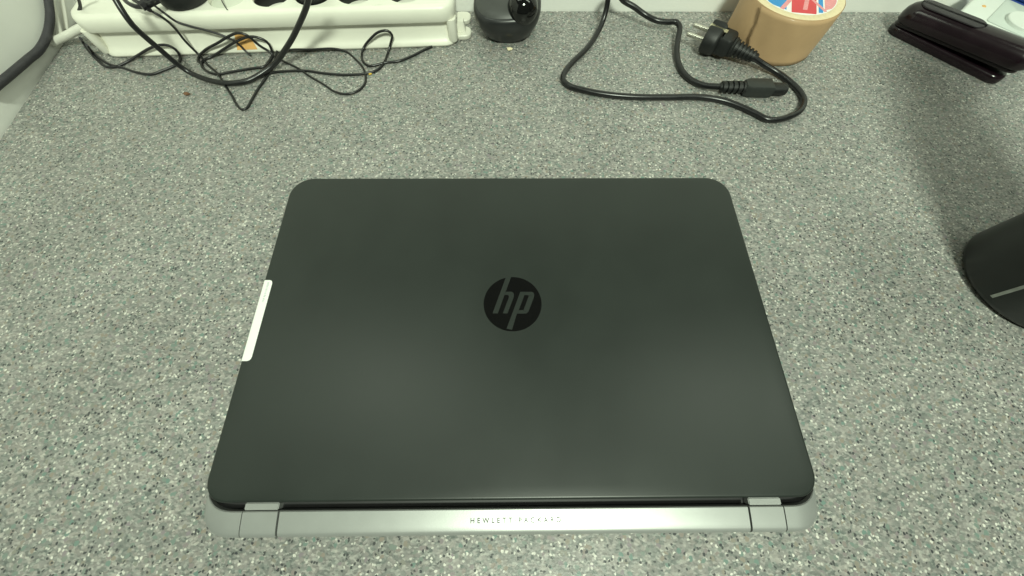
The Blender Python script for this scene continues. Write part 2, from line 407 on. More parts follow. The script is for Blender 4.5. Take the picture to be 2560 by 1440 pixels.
# ------------------------------------------------------------------ power strip
ps = thing('power_strip', 'white multi-socket power strip lying along the back wall', 'power strip')
A = Vector((-0.45136, 0.43253, 0.00000)); B = Vector((-0.08044, 0.45255, 0.00000))
dx = (B - A).normalized(); T = frame(A, dx)           # local x along the strip, y towards the wall
Lx = (B - A).length + 0.022; x_0 = -0.003
SH = 0.043; SD = 0.058; LIP = 0.027
bm = bm_new()
# lower body with a long shallow channel in front, rounded ends; upper lip overhangs it
outl = rrect(x_0, Lx, 0.0, SD, (0.016, 0.016, 0.016, 0.016), 8)
rings = []
def ring_at(d, z, ch=0.0):
    o = inset_poly(outl, d) if d else outl
    res = []
    for (px, py) in o:
        res.append(T @ Vector((px, py, z)))
    return res
ring_loft(bm, [ring_at(0.004, 0.0006), ring_at(0.0010, 0.0012), ring_at(0.0, 0.003), ring_at(0.0004, 0.0048), ring_at(0.0022, 0.0068), ring_at(0.0048, 0.0105), ring_at(0.0068, 0.016), ring_at(0.0080, LIP - 0.002), ring_at(0.0080, LIP)])
obj('lower_body', bm, 'white', ps)
# channel end blocks
for a, b in ((x_0 + 0.0005, x_0 + 0.010), (Lx - 0.011, Lx - 0.0005)):
    bm = bm_new()
    o2 = rrect(a, b, 0.0012, SD * 0.6, (0.0045, 0.0045, 0.001, 0.001), 5)
    slab(bm, o2, [(0.001, 0.0045), (0.0, 0.006), (0.0, LIP + 0.001)], T)
    obj('end_block', bm, 'white', ps)
# upper shell with round socket openings
bm = bm_new()
sock_local = []
for k, xw in enumerate([0.1132, 0.1548, 0.2005, 0.2443, 0.2883, 0.3413]):
    sock_local.append(xw)
r_s = 0.0195; cyl = 0.0275
ring_loft(bm, [ring_at(0.0085, LIP - 0.0005), ring_at(0.0008, LIP), ring_at(0.0, LIP + 0.001), ring_at(0.0, SH - 0.007), ring_at(0.0007, SH - 0.0035), ring_at(0.0026, SH - 0.001), ring_at(0.0055, SH)], cap0=False, cap1=False)
# top face: strips of quads with circular holes
xa, xb, ya, yb = x_0 + 0.0055, Lx - 0.0055, 0.0055, SD - 0.0055
seg = 32
cells = []; edges = [xa + 0.0105]
for a, b in zip(sock_local[:-1], sock_local[1:]): edges.append(0.5 * (a + b))
edges.append(xb - 0.0105)
def quad(p): bm.faces.new([bm.verts.new(T @ Vector(q)) for q in p])
for k, sxx in enumerate(sock_local):
    e0, e1 = edges[k], edges[k + 1]
    inner = []; outer = []
    for j in range(seg):
        a = 2 * PI * (j + 0.5) / seg; c, s = math.cos(a), math.sin(a)
        inner.append((sxx + r_s * c, cyl + r_s * s))
        tx = ((e1 - sxx) / c) if c > 0 else ((e0 - sxx) / c)
        ty = ((yb - cyl) / s) if s > 0 else ((ya - cyl) / s)
        t = min(tx, ty); outer.append((sxx + t * c, cyl + t * s))
    iv = [bm.verts.new(T @ Vector((*p, SH))) for p in inner]; ov = [bm.verts.new(T @ Vector((*p, SH))) for p in outer]
    lv = [bm.verts.new(T @ Vector((sxx + (p[0] - sxx) * 0.97, cyl + (p[1] - cyl) * 0.97, SH - 0.006))) for p in inner]
    for j in range(seg):
        q = (j + 1) % seg
        bm.faces.new((iv[j], iv[q], ov[q], ov[j])); bm.faces.new((iv[j], lv[j], lv[q], iv[q]))
    # square corners left by the radial split
    for (qx, qy) in ((e0, ya), (e1, ya), (e1, yb), (e0, yb)):
        near = sorted(range(seg), key=lambda j: (outer[j][0] - qx) ** 2 + (outer[j][1] - qy) ** 2)[:2]
        bm.faces.new([bm.verts.new(T @ Vector((qx, qy, SH)))] + [bm.verts.new(T @ Vector((*outer[j], SH))) for j in near])
outer_top = inset_poly(outl, 0.0055)
for side in (0, 1):
    pts = [p for p in outer_top if (p[0] < edges[0] if side == 0 else p[0] > edges[-1])]
    ex = edges[0] if side == 0 else edges[-1]
    cyy = 0.5 * (ya + yb)
    pts = pts + [(ex, ya), (ex, yb)]
    pts.sort(key=lambda p: math.atan2(p[1] - cyy, p[0] - (ex - 0.006 if side == 0 else ex + 0.006)))
    bm.faces.new([bm.verts.new(T @ Vector((*p, SH))) for p in pts])
bmesh.ops.remove_doubles(bm, verts=bm.verts[:], dist=0.00005)
obj('upper_shell', bm, 'white', ps, sharp=50)
for k, sxx in enumerate(sock_local):
    bm = bm_new()
    O = frame(T @ Vector((sxx, cyl, SH - 0.0195)), dx)
    sg = 28; prof = [(0.0001, 0.0005), (0.0178, 0.0005), (0.0183, 0.0150), (0.0192, 0.0170)]
    rings = [[O @ Vector((r * math.cos(2 * PI * j / sg), r * math.sin(2 * PI * j / sg), z)) for j in range(sg)] for r, z in prof]
    if k == 1: rings = [[O @ Vector((r * math.cos(2 * PI * j / sg), r * math.sin(2 * PI * j / sg), z)) for j in range(sg)] for r, z in [(0.0001, 0.0172), (0.0150, 0.0172), (0.0188, 0.0160)]]
    ring_loft(bm, rings, cap0=False, cap1=False)
    s = obj('socket', bm, 'blank' if k == 1 else 'socket', ps)
    if k == 1: s['label'] = 'socket closed with a pale shutter'
# mounting ear at the right end, cable boss at the left end
bm = bm_new()
ear = rrect(Lx - 0.002, Lx + 0.015, 0.012, 0.030, (0.003, 0.008, 0.008, 0.003), 6)
slab(bm, ear, [(0.0005, 0.0004), (0.0, 0.001), (0.0, 0.0045), (0.001, 0.0055)], T)
slab(bm, rrect(Lx - 0.002, Lx + 0.009, 0.018, 0.030, (0.001, 0.003, 0.003, 0.001), 4), [(0.0, 0.0056), (0.002, 0.016)], T)
obj('mounting_ear', bm, 'white', ps)
bm = bm_new()
slab(bm, rrect(Lx - 0.002, Lx + 0.015, 0.040, 0.058, (0.003, 0.008, 0.008, 0.003), 6), [(0.0005, 0.0004), (0.0, 0.001), (0.0, 0.0045), (0.001, 0.0055)], T)
obj('mounting_ear', bm, 'white', ps)
bm = bm_new()
# the strip's own white lead leaves its left end
tube(bm, [(-0.4509, 0.4532, 0.0240), (-0.4701, 0.4530, 0.0200), (-0.4901, 0.4517, 0.0140), (-0.5091, 0.4516, 0.0080), (-0.5144, 0.4490, 0.0070)], lambda s: 0.0050 - 0.0012 * min(1, s / 0.03), 14, 0.004)
obj('lead', bm, 'whitec', ps)
bm = bm_new()
chan = [(0.0048, 0.0004), (0.0068, 0.0022), (0.0105, 0.0048), (0.016, 0.0068), (0.025, 0.0080)]
def chan_in(z):
    for (z0, d0), (z1, d1) in zip(chan[:-1], chan[1:]):
        if z <= z1: return d0 + (d1 - d0) * (z - z0) / (z1 - z0)
    return chan[-1][1]
rows = []
for k in range(7):
    u = k / 6; z = 0.0052 + 0.0130 * u; d = chan_in(z) - 0.0005
    rows.append([bm.verts.new(T @ Vector((x, d, z))) for x in (0.1455 + 0.004 * u, 0.168 - 0.005 * u)])
for a, b in zip(rows[:-1], rows[1:]): bm.faces.new((a[0], a[1], b[1], b[0]))
lb = obj('orange_label', bm, 'orange', ps, smooth=False); lb['label'] = 'scrap of orange label on the front of the strip'

# ------------------------------------------------------------------ cables round the strip
def cable(name, pts, r, m, label, group=None, seg=10, flat=1.0, cat='cable'):
    bm = bm_new(); tube(bm, pts, r, seg, 0.003, flat)
    return tag(obj(name, bm, m), label, cat, group)
lp = thing('looping_power_cable', 'thick black cable looping down from the power strip onto the worktop', 'cable')
bm = bm_new(); tube(bm, [(-0.3611, 0.4103, 0.0750), (-0.3597, 0.4052, 0.0680), (-0.3576, 0.3997, 0.0560), (-0.3550, 0.3997, 0.0420), (-0.3532, 0.4011, 0.0300), (-0.3496, 0.4009, 0.0180), (-0.3440, 0.4006, 0.0080), (-0.3307, 0.3961, 0.0045), (-0.3140, 0.3911, 0.0036), (-0.2982, 0.3893, 0.0036), (-0.2822, 0.3930, 0.0036), (-0.2685, 0.4030, 0.0050), (-0.2533, 0.4126, 0.0100), (-0.2374, 0.4141, 0.0220), (-0.2209, 0.4127, 0.0360), (-0.2063, 0.4116, 0.0500), (-0.1926, 0.4070, 0.0640), (-0.1821, 0.4021, 0.0760), (-0.1763, 0.3988, 0.0840)], 0.0026, 14, 0.004); obj('cord', bm, 'rubber', lp)
bm = bm_new(); T2 = frame(T @ Vector((sock_local[3], cyl, SH - 0.016)), (0, 0, 1), (1, 0, 0))
lathe_x(bm, [(0.0, 0.0165), (0.018, 0.017), (0.030, 0.0165), (0.038, 0.011), (0.046, 0.006)], T2, 24)
obj('plug', bm, 'plug', lp)
bp_ = thing('black_plug', 'round black mains plug in the leftmost socket of the power strip', 'plug')
bm = bm_new(); T2 = frame(T @ Vector((sock_local[0], cyl, SH - 0.016)), (0, 0, 1), (1, 0, 0))
lathe_x(bm, [(0.0, 0.0175), (0.0165, 0.0178), (0.0168, 0.0235), (0.020, 0.0245), (0.038, 0.0235), (0.046, 0.018), (0.049, 0.010)], T2, 32)
obj('body', bm, 'plug', bp_)
G = 'thin black cables tangled in front of the power strip'
cable('thin_cable', [(-0.3584, 0.4410, 0.0500), (-0.3485, 0.4350, 0.0446), (-0.3455, 0.4363, 0.0378), (-0.3341, 0.4369, 0.0323), (-0.3205, 0.4377, 0.0275), (-0.3080, 0.4383, 0.0218), (-0.2998, 0.4388, 0.0152), (-0.2969, 0.4389, 0.0068), (-0.2919, 0.4359, 0.0016)], 0.0011, 'rubber2', 'thin black cable crossing the power strip front above the orange label', G)
cable('thin_cable', [(-0.3566, 0.4296, 0.0520), (-0.3498, 0.4298, 0.0446), (-0.3518, 0.4360, 0.0301), (-0.3519, 0.4360, 0.0173), (-0.3491, 0.4361, 0.0023), (-0.3348, 0.4205, 0.0016), (-0.3207, 0.4076, 0.0016), (-0.3065, 0.3882, 0.0016), (-0.2948, 0.3731, 0.0016), (-0.2847, 0.3584, 0.0016), (-0.2781, 0.3526, 0.0016), (-0.2740, 0.3543, 0.0016), (-0.2723, 0.3648, 0.0016), (-0.2694, 0.3851, 0.0016), (-0.2654, 0.4026, 0.0016), (-0.2629, 0.4239, 0.0016), (-0.2622, 0.4408, 0.0038)], 0.0012, 'rubber', 'thin black cable ending in a sharp V on the worktop', G)
cable('thin_cable', [(-0.3431, 0.4238, 0.0018), (-0.3477, 0.4266, 0.0018), (-0.3492, 0.4351, 0.0018), (-0.3371, 0.4365, 0.0084), (-0.3188, 0.4375, 0.0152), (-0.3022, 0.4384, 0.0218), (-0.2921, 0.4390, 0.0244), (-0.2840, 0.4394, 0.0224), (-0.2778, 0.4397, 0.0114), (-0.2685, 0.4390, 0.0018), (-0.2682, 0.4277, 0.0018), (-0.2720, 0.4184, 0.0018), (-0.2859, 0.4147, 0.0018), (-0.3064, 0.4093, 0.0018), (-0.3200, 0.4057, 0.0018), (-0.3358, 0.4128, 0.0018), (-0.3425, 0.4220, 0.0018), (-0.3421, 0.4285, 0.0018), (-0.3342, 0.4351, 0.0018), (-0.3160, 0.4377, 0.0090), (-0.2992, 0.4386, 0.0157), (-0.2843, 0.4394, 0.0200), (-0.2750, 0.4399, 0.0197), (-0.2672, 0.4403, 0.0147), (-0.2668, 0.4403, 0.0073), (-0.2681, 0.4371, 0.0018), (-0.2697, 0.4240, 0.0018)], 0.0013, 'rubber', 'thin black cable in narrow overlapping loops around the orange label', G)
cable('thin_cable', [(-0.4546, 0.4302, 0.0243), (-0.4885, 0.4579, 0.0018), (-0.4781, 0.4463, 0.0018), (-0.4585, 0.4273, 0.0018), (-0.4442, 0.4172, 0.0018), (-0.4336, 0.4182, 0.0018), (-0.4255, 0.4255, 0.0018), (-0.4131, 0.4324, 0.0048), (-0.3948, 0.4334, 0.0116), (-0.3812, 0.4342, 0.0148), (-0.3725, 0.4346, 0.0139), (-0.3690, 0.4348, 0.0095), (-0.3703, 0.4347, 0.0020), (-0.3685, 0.4238, 0.0018), (-0.3721, 0.4183, 0.0018), (-0.3808, 0.4119, 0.0018), (-0.3906, 0.4056, 0.0018), (-0.4075, 0.4082, 0.0018), (-0.4251, 0.4154, 0.0018), (-0.4421, 0.4209, 0.0018), (-0.4556, 0.4292, 0.0018), (-0.4693, 0.4405, 0.0018), (-0.4556, 0.4301, 0.0173)], 0.0013, 'rubber2', 'thin black cable arching at the left end of the power strip', G)
cable('thin_cable', [(-0.2570, 0.4411, 0.0036), (-0.2438, 0.4418, 0.0050), (-0.2255, 0.4428, 0.0044), (-0.1979, 0.4443, 0.0043), (-0.1863, 0.4436, 0.0016), (-0.1728, 0.4301, 0.0016), (-0.1632, 0.4169, 0.0016), (-0.1579, 0.4027, 0.0016), (-0.1573, 0.3902, 0.0016), (-0.1634, 0.3797, 0.0016), (-0.1746, 0.3755, 0.0016), (-0.1871, 0.3791, 0.0016), (-0.2012, 0.3901, 0.0016), (-0.2185, 0.4026, 0.0016), (-0.2333, 0.4148, 0.0016), (-0.2509, 0.4259, 0.0016), (-0.2594, 0.4312, 0.0016), (-0.2674, 0.4366, 0.0016)], 0.0012, 'rubber', 'thin black cable making a wide flat loop right of the thick cable', G)
cable('thin_cable', [(-0.2737, 0.4031, 0.0017), (-0.2660, 0.4069, 0.0017), (-0.2566, 0.4095, 0.0017), (-0.2387, 0.4114, 0.0017), (-0.2238, 0.4114, 0.0017), (-0.2046, 0.4076, 0.0017), (-0.1797, 0.4051, 0.0017), (-0.1603, 0.4070, 0.0017), (-0.1474, 0.4122, 0.0017), (-0.1413, 0.4227, 0.0017), (-0.1386, 0.4395, 0.0017), (-0.1338, 0.4476, 0.0090), (-0.1299, 0.4478, 0.0175), (-0.1334, 0.4476, 0.0218), (-0.1432, 0.4471, 0.0209), (-0.1541, 0.4465, 0.0144), (-0.1650, 0.4459, 0.0051), (-0.1676, 0.4374, 0.0017), (-0.1630, 0.4246, 0.0017), (-0.1560, 0.4194, 0.0017), (-0.1487, 0.4213, 0.0017), (-0.1381, 0.4253, 0.0017), (-0.1245, 0.4274, 0.0017), (-0.1115, 0.4354, 0.0017), (-0.0971, 0.4471, 0.0017), (-0.0892, 0.4523, 0.0020)], 0.0013, 'rubber', 'thin black cable with an upright teardrop loop near the strip right end', G)
tie = thing('cable_bundle', 'dark bundle of thin cables tied beside the leftmost plug', 'cable')
bm = bm_new(); tube(bm, [(-0.3895, 0.4487, 0.0540), (-0.3801, 0.4382, 0.0540), (-0.3696, 0.4317, 0.0540), (-0.3613, 0.4305, 0.0540), (-0.3530, 0.4260, 0.0540)], 0.0020, 8, 0.003); obj('strand', bm, 'rubber2', tie)
bm = bm_new(); tube(bm, [(-0.3747, 0.4412, 0.0580), (-0.3655, 0.4328, 0.0580), (-0.3570, 0.4290, 0.0580), (-0.3507, 0.4296, 0.0580), (-0.3481, 0.4400, 0.0580)], 0.0020, 8, 0.003); obj('strand', bm, 'rubber', tie)
bm = bm_new(); tube(bm, [(-0.3593, 0.4263, 0.0570), (-0.3556, 0.4308, 0.0570), (-0.3524, 0.4347, 0.0570), (-0.3487, 0.4393, 0.0570)], 0.0042, 8, 0.002); obj('twist_tie', bm, 'rubber2', tie)
path = smooth_path([(-0.5122, 0.5001, 0.0343), (-0.5116, 0.4885, 0.0287), (-0.5108, 0.4738, 0.0217), (-0.5100, 0.4580, 0.0169), (-0.5091, 0.4415, 0.0144), (-0.5083, 0.4254, 0.0141), (-0.5074, 0.4078, 0.0165), (-0.5063, 0.3872, 0.0193), (-0.5052, 0.3655, 0.0224), (-0.5040, 0.3422, 0.0259)], 0.0009)
bm = bm_new(); tube(bm, path, 0.0036, 12, rib=(0, 0.06), raw=True)
tag(obj('corrugated_hose', bm, 'ribbed', sharp=80), 'dark grey ribbed hose curving down past the left wall', 'hose')
cable('white_cable', [(-0.5132, 0.5011, 0.0338), (-0.5127, 0.4902, 0.0258), (-0.5121, 0.4787, 0.0180), (-0.5116, 0.4692, 0.0110), (-0.5112, 0.4619, 0.0059)], 0.0030, 'whitec', 'white cable rising up the left corner behind the ribbed hose', 'white cables in the left corner')
cable('white_cable', [(-0.5150, 0.5151, 0.0266), (-0.5142, 0.5013, 0.0178), (-0.5136, 0.4882, 0.0104), (-0.5129, 0.4761, 0.0046)], 0.0022, 'whitec', 'thinner white cable rising beside the power strip left end', 'white cables in the left corner')
cable('dark_wire', [(-0.4224, 0.4431, 0.0620), (-0.4332, 0.4456, 0.0520), (-0.4383, 0.4459, 0.0460), (-0.4469, 0.4460, 0.0400), (-0.4620, 0.4525, 0.0300)], 0.0014, 'rubber2', 'short dark wire hanging in the left back corner')
cable('hair_wire', [(-0.3045, 0.4670, 0.0438), (-0.2997, 0.4580, 0.0438), (-0.2949, 0.4506, 0.0438), (-0.2909, 0.4452, 0.0438)], 0.0005, 'rubber2', 'hair-thin forked wire lying on the pale socket', cat='wire')

# ------------------------------------------------------------------ mains lead with two plugs
pc = thing('mains_lead', 'black mains lead with earthed plug and cloverleaf connector lying in a loop', 'power cord')
bm = bm_new(); tube(bm, [(0.2646, 0.4188, 0.0135), (0.2787, 0.4137, 0.0085), (0.2955, 0.4049, 0.0042), (0.3064, 0.3900, 0.0035), (0.3114, 0.3758, 0.0035), (0.3110, 0.3627, 0.0035), (0.3028, 0.3493, 0.0035), (0.2910, 0.3413, 0.0035), (0.2754, 0.3362, 0.0035), (0.2639, 0.3368, 0.0035), (0.2545, 0.3447, 0.0035), (0.2416, 0.3545, 0.0035), (0.2260, 0.3632, 0.0035), (0.2034, 0.3686, 0.0035), (0.1671, 0.3685, 0.0035), (0.1314, 0.3691, 0.0035), (0.1021, 0.3727, 0.0035), (0.0783, 0.3793, 0.0035), (0.0634, 0.3860, 0.0035), (0.0579, 0.3947, 0.0035), (0.0599, 0.4055, 0.0035), (0.0695, 0.4225, 0.0035), (0.0867, 0.4448, 0.0035), (0.1003, 0.4681, 0.0040), (0.1084, 0.4831, 0.0100), (0.1115, 0.4911, 0.0220), (0.1120, 0.4942, 0.0320), (0.1181, 0.4971, 0.0360), (0.1294, 0.4966, 0.0260), (0.1433, 0.4931, 0.0210), (0.1577, 0.4888, 0.0150), (0.1704, 0.4819, 0.0130), (0.1836, 0.4807, 0.0120), (0.1934, 0.4808, 0.0120), (0.1969, 0.4744, 0.0110), (0.1936, 0.4579, 0.0070), (0.1902, 0.4415, 0.0045), (0.1889, 0.4227, 0.0035), (0.1914, 0.4057, 0.0035), (0.1987, 0.3936, 0.0035), (0.2095, 0.3842, 0.0050), (0.2225, 0.3779, 0.0085)], 0.0030, 14, 0.003); obj('cord', bm, 'rubber', pc)
# earthed plug, lying on its rim; local x runs from the face to the cord
PT = frame((0.2210, 0.4519, 0.0152), (0.8261, -0.5635, 0.0000))
bm = bm_new()
def plug_outline(k_):
    out = []
    for j in range(48):
        a = 2 * PI * (j + 0.5) / 48; y_, z_ = 0.0187 * math.cos(a), 0.0150 * math.sin(a)
        if abs(y_) < 0.0056: z_ = math.copysign(0.0098, z_)
        out.append((y_ * k_, z_ * k_))
    return out
ring_loft(bm, [[PT @ Vector((x, y_, z_)) for y_, z_ in plug_outline(k_)] for x, k_ in ((0.0, 0.90), (0.0012, 0.99), (0.003, 1.0), (0.0125, 1.0), (0.0150, 0.93), (0.0165, 0.80))])
obj('flange', bm, 'plug', pc)
bm = bm_new()
o2 = rrect(0.0140, 0.0310, -0.0120, 0.0120, (0.002, 0.006, 0.006, 0.002), 5)
slab(bm, o2, [(0.003, -0.0100), (0.0, -0.0075), (0.0, 0.0065), (0.0012, 0.0085), (0.004, 0.0094)], PT)
obj('plug_body', bm, 'plug', pc)
for s in (-1, 1):
    bm = bm_new(); lathe_x(bm, [(-0.0195, 0.0008), (-0.019, 0.0017), (-0.017, 0.0023), (0.001, 0.0023)], frame(PT @ Vector((0, s * 0.0096, 0.0)), PT.to_3x3() @ Vector((1, 0, 0))), 12)
    obj('pin', bm, 'steel', pc)
bm = bm_new(); box(bm, (0.0004, -0.0030, 0.0096), (0.0190, 0.0030, 0.0106), PT); box(bm, (-0.0008, -0.0030, 0.0065), (0.0040, 0.0030, 0.0112), PT)
obj('earth_clip', bm, 'brass', pc)
bm = bm_new()
prof = [(0.0305, 0.0095), (0.0325, 0.0100)]
t = 0.0335
for k in range(6):
    r = 0.0088 - 0.0006 * k
    prof += [(t, r), (t + 0.0024, r - 0.0001), (t + 0.0027, r * 0.74), (t + 0.0038, r * 0.73)]; t += 0.0042
prof += [(t, 0.0045), (t + 0.002, 0.0036)]
PT2 = frame(PT @ Vector((0, 0, 0)), (0.8250, -0.5627, -0.0513))
lathe_x(bm, prof, PT2, 18); obj('strain_relief', bm, 'plug', pc)
# cloverleaf connector
CT = frame((0.2251, 0.3798, 0.0070), (0.9993, -0.0361, 0.0000))
bm = bm_new(); prof = [(-0.002, 0.0036), (0.0, 0.0048)]; t = 0.0005
for k in range(4):
    r = 0.0072 + 0.0003 * k
    prof += [(t, r), (t + 0.0034, r + 0.0001), (t + 0.0037, r * 0.76), (t + 0.0050, r * 0.76)]; t += 0.0053
prof += [(t, 0.0078), (t + 0.003, 0.0078)]
lathe_x(bm, prof, CT, 18, 0.82, 0.72); obj('strain_relief', bm, 'plug', pc)
bm = bm_new()
slab(bm, [(0.0235, -0.0055), (0.0290, -0.0080), (0.0530, -0.0080), (0.0530, 0.0080), (0.0290, 0.0080), (0.0235, 0.0055)], [(0.002, -0.0062), (0.0005, -0.0054), (0.0, 0.0035), (0.0012, 0.0058), (0.0032, 0.0064)], CT)
obj('connector_body', bm, 'plug2', pc)
bm = bm_new()
ro = [[CT @ Vector((x, (0.0064 * math.copysign(abs(math.cos(a)) ** 0.7, math.cos(a))) * s, (0.0052 * math.copysign(abs(math.sin(a)) ** 0.7, math.sin(a))) * s - 0.0010)) for a in [2 * PI * j / 24 for j in range(24)]] for x, s in ((0.0525, 1.0), (0.0665, 0.98), (0.0685, 0.90), (0.0690, 0.7))]
ring_loft(bm, ro); obj('connector_nose', bm, 'plug', pc)

# ------------------------------------------------------------------ roll of tape
tr = thing('tape_roll', 'roll of brown packing tape standing flat against the back wall', 'tape roll')
tc_ = Vector((0.3050, 0.4705, 0.0)); TR = 0.0490; TH = 0.0485; RI = 0.0400
bm = bm_new()
lathe_z(bm, [(RI, 0.0006), (TR - 0.0006, 0.0006), (TR, 0.0012), (TR, TH - 0.0010), (TR - 0.0005, TH - 0.0002)], tc_, 72, cap0=False, cap1=False)
obj('tape_winding', bm, 'tan', tr)
bm = bm_new()
lathe_z(bm, [(TR - 0.0005, TH - 0.0002), (TR - 0.0012, TH), (RI + 0.0005, TH), (RI, TH - 0.0004), (RI, 0.0006)], tc_, 72, cap0=False, cap1=False)
obj('winding_edge', bm, 'tanedge', tr)
# last layer with its loose, slightly crooked end
bm = bm_new()
n = 60; a0, a1 = math.radians(-138), math.radians(40)
lo = []; hi = []; lo2 = []; hi2 = []
def lay(a, z, off): return tc_ + Vector(((TR + off) * math.cos(a), (TR + off) * math.sin(a), z))
nz_ = 10; grid = []
for i in range(n + 1):
    row = []
    for j in range(nz_ + 1):
        z = 0.0008 + (TH - 0.0016) * j / nz_
        aa0 = a0 - math.radians(14) * (j / nz_) + 0.018 * math.sin(j * 1.1) + 0.010 * math.sin(j * 2.7 + 1)
        a = aa0 + (a1 - aa0) * i / n
        lift = 0.0004 + 0.0013 * max(0.0, 1 - i / 3.5)
        row.append(lay(a, z, lift + 0.00012 * math.sin(i * 0.7 + j * 0.5)))
    grid.append(row)
g = [[bm.verts.new(p) for p in r] for r in grid]
for i in range(n):
    for j in range(nz_): bm.faces.new((g[i][j], g[i + 1][j], g[i + 1][j + 1], g[i][j + 1]))
ll = obj('loose_end', bm, 'tan', tr); sm = ll.modifiers.new('thick', 'SOLIDIFY'); sm.thickness = 0.0002; sm.offset = -1
bm = bm_new(); lathe_z(bm, [(RI - 0.0003, 0.0004), (RI - 0.0003, TH - 0.0003), (RI - 0.0035, TH - 0.0003), (RI - 0.0035, 0.0004)], tc_, 60, cap0=False, cap1=False)
obj('core', bm, 'card', tr)
# printed label laid across the core
LZ = TH - 0.0006
bm = bm_new(); poly(bm, [(tc_.x + (RI + 0.0006) * math.cos(2 * PI * k / 60), tc_.y + (RI + 0.0006) * math.sin(2 * PI * k / 60)) for k in range(60)], LZ, TH + 0.00015)
lab = obj('label_disc', bm, 'lwhite', tr, smooth=False)
lang = math.radians(-8); ca, sa = math.cos(lang), math.sin(lang)
def lab_block(name, x0, x1, m, y0=-0.05, y1=0.05, slant=0.18, dz=0.0):
    """block clipped to the label circle, in label coordinates"""
    bm = bm_new(); Rl = RI - 0.0002
    pts = []
    N = 14
    def edge(x, y): return x + slant * y
    for (xx, rng) in ((x0, range(N + 1)), (x1, range(N, -1, -1))):
        for k in rng:
            y = y0 + (y1 - y0) * k / N; X = edge(xx, y)
            r = math.hypot(X, y)
            if r > Rl: X, y = X * Rl / r, y * Rl / r
            pts.append((tc_.x + X * ca - y * sa, tc_.y + X * sa + y * ca))
    out = []
    for p in pts:
        if not out or (Vector(p) - Vector(out[-1])).length > 0.0002: out.append(p)
    if len(out) > 2: poly(bm, out, TH + 0.00010, TH + 0.00022 + dz); return obj(name, bm, m, lab, smooth=False)
    bm.free()
lab_block('print_block', -0.030, -0.0105, 'lblue', -0.0345, 0.03)
lab_block('print_block', -0.0055, 0.0195, 'lred', -0.0385, 0.03)
lab_block('print_block', 0.0215, 0.0262, 'lblue', -0.035, 0.03)
lab_block('print_block', 0.0278, 0.040, 'lpink', -0.030, 0.03)
# pale lettering, only its lower ends show
for (x0, x1, y0, y1, sl) in ((-0.0020, 0.0030, -0.036, -0.012, 0.65), (0.0050, 0.0085, -0.033, -0.010, -0.5), (0.0095, 0.0140, -0.032, -0.012, 0.3)):
    lab_block('print_letter', x0, x1, 'lpink', y0, y1, sl, 0.00006)

# ------------------------------------------------------------------ round black webcam-like device
wc = thing('ball_camera', 'small rounded black device with a glossy black lens ball beside the power strip', 'webcam')
dc = Vector((-0.0025, 0.4775, 0.0000))
def sup(a, rx, ry, p=2.6):
    c, s = math.cos(a), math.sin(a)
    return (rx * math.copysign(abs(c) ** (2 / p), c), ry * math.copysign(abs(s) ** (2 / p), s))
bm = bm_new(); rings = []
for z, rx, ry, oy in ((0.0, 0.018, 0.016, 0.004), (0.0008, 0.0225, 0.0195, 0.003), (0.006, 0.0275, 0.0235, 0.002), (0.014, 0.0325, 0.0275, 0.001), (0.022, 0.0357, 0.030, 0.0), (0.029, 0.0372, 0.0310, 0.0), (0.0335, 0.0372, 0.0308, 0.0), (0.0365, 0.0362, 0.0300, 0.0), (0.0385, 0.0345, 0.0285, 0.0005)):
    ring = []
    for k in range(48):
        x, y = sup(2 * PI * k / 48, rx, ry); tilt = 0.20 * (y + 0.0) + 0.05 * x
        zz = z + (tilt * (z / 0.0385) ** 2 if z > 0.02 else 0)
        ring.append(dc + Vector((x, y + oy, max(0, zz))))
    rings.append(ring)
ring_loft(bm, rings); body = obj('body', bm, 'dev', wc, sharp=60)
bm = bm_new(); rings = []
for z, f in ((0.0384, 0.995), (0.0405, 0.93), (0.0424, 0.80), (0.0436, 0.60), (0.0442, 0.35), (0.0444, 0.05)):
    ring = []
    for k in range(48):
        x, y = sup(2 * PI * k / 48, 0.0345 * f, 0.0285 * f); ring.append(dc + Vector((x, y + 0.0005, z + 0.20 * y + 0.05 * x)))
    rings.append(ring)
ring_loft(bm, rings); obj('top_cap', bm, 'devtop', wc, sharp=60)
bm = bm_new(); bmesh.ops.create_uvsphere(bm, u_segments=32, v_segments=20, radius=0.0165)
for v in bm.verts: v.co = dc + Vector((0.0165, -0.0165, 0.0375)) + v.co
obj('lens_ball', bm, 'gloss', wc, sharp=180)
# ------------------------------------------------------------------ stapler
st = thing('stapler', 'long black stapler lying at an angle near the back wall', 'stapler')
ST = frame((0.4578, 0.4927, 0.0000), (0.6571, -0.7538, 0.0000))
def bar(name, m, x0, x1, hw, z0, z1, rnd_=0.010, rt=0.004, slope=0.0):
    bm = bm_new()
    o = rrect(x0, x1, -hw, hw, (rnd_, rnd_, rnd_, rnd_), 7)
    pr = round_prof(z0, z1, 0.0015, rt, 4)
    slab(bm, o, pr, ST)
    if slope:
        Ti = ST.inverted()
        for v in bm.verts:
            q = Ti @ v.co; q.z += slope * (q.x - x0) * (1 if q.z > z0 + 0.003 else 0.9); v.co = ST @ q
    return obj(name, bm, m, st, sharp=60)
bar('base_plate', 'stap', 0.002, 0.128, 0.0125, 0.0, 0.009, 0.012, 0.004)
bar('magazine', 'stap', 0.003, 0.130, 0.0118, 0.0085, 0.0135, 0.008, 0.003, 0.05)
bar('arm', 'stap', 0.001, 0.134, 0.0155, 0.0130, 0.031, 0.015, 0.012, 0.05)
bar('thumb_pad', 'staprub', 0.010, 0.075, 0.0095, 0.0305, 0.0325, 0.010, 0.0015, 0.05)

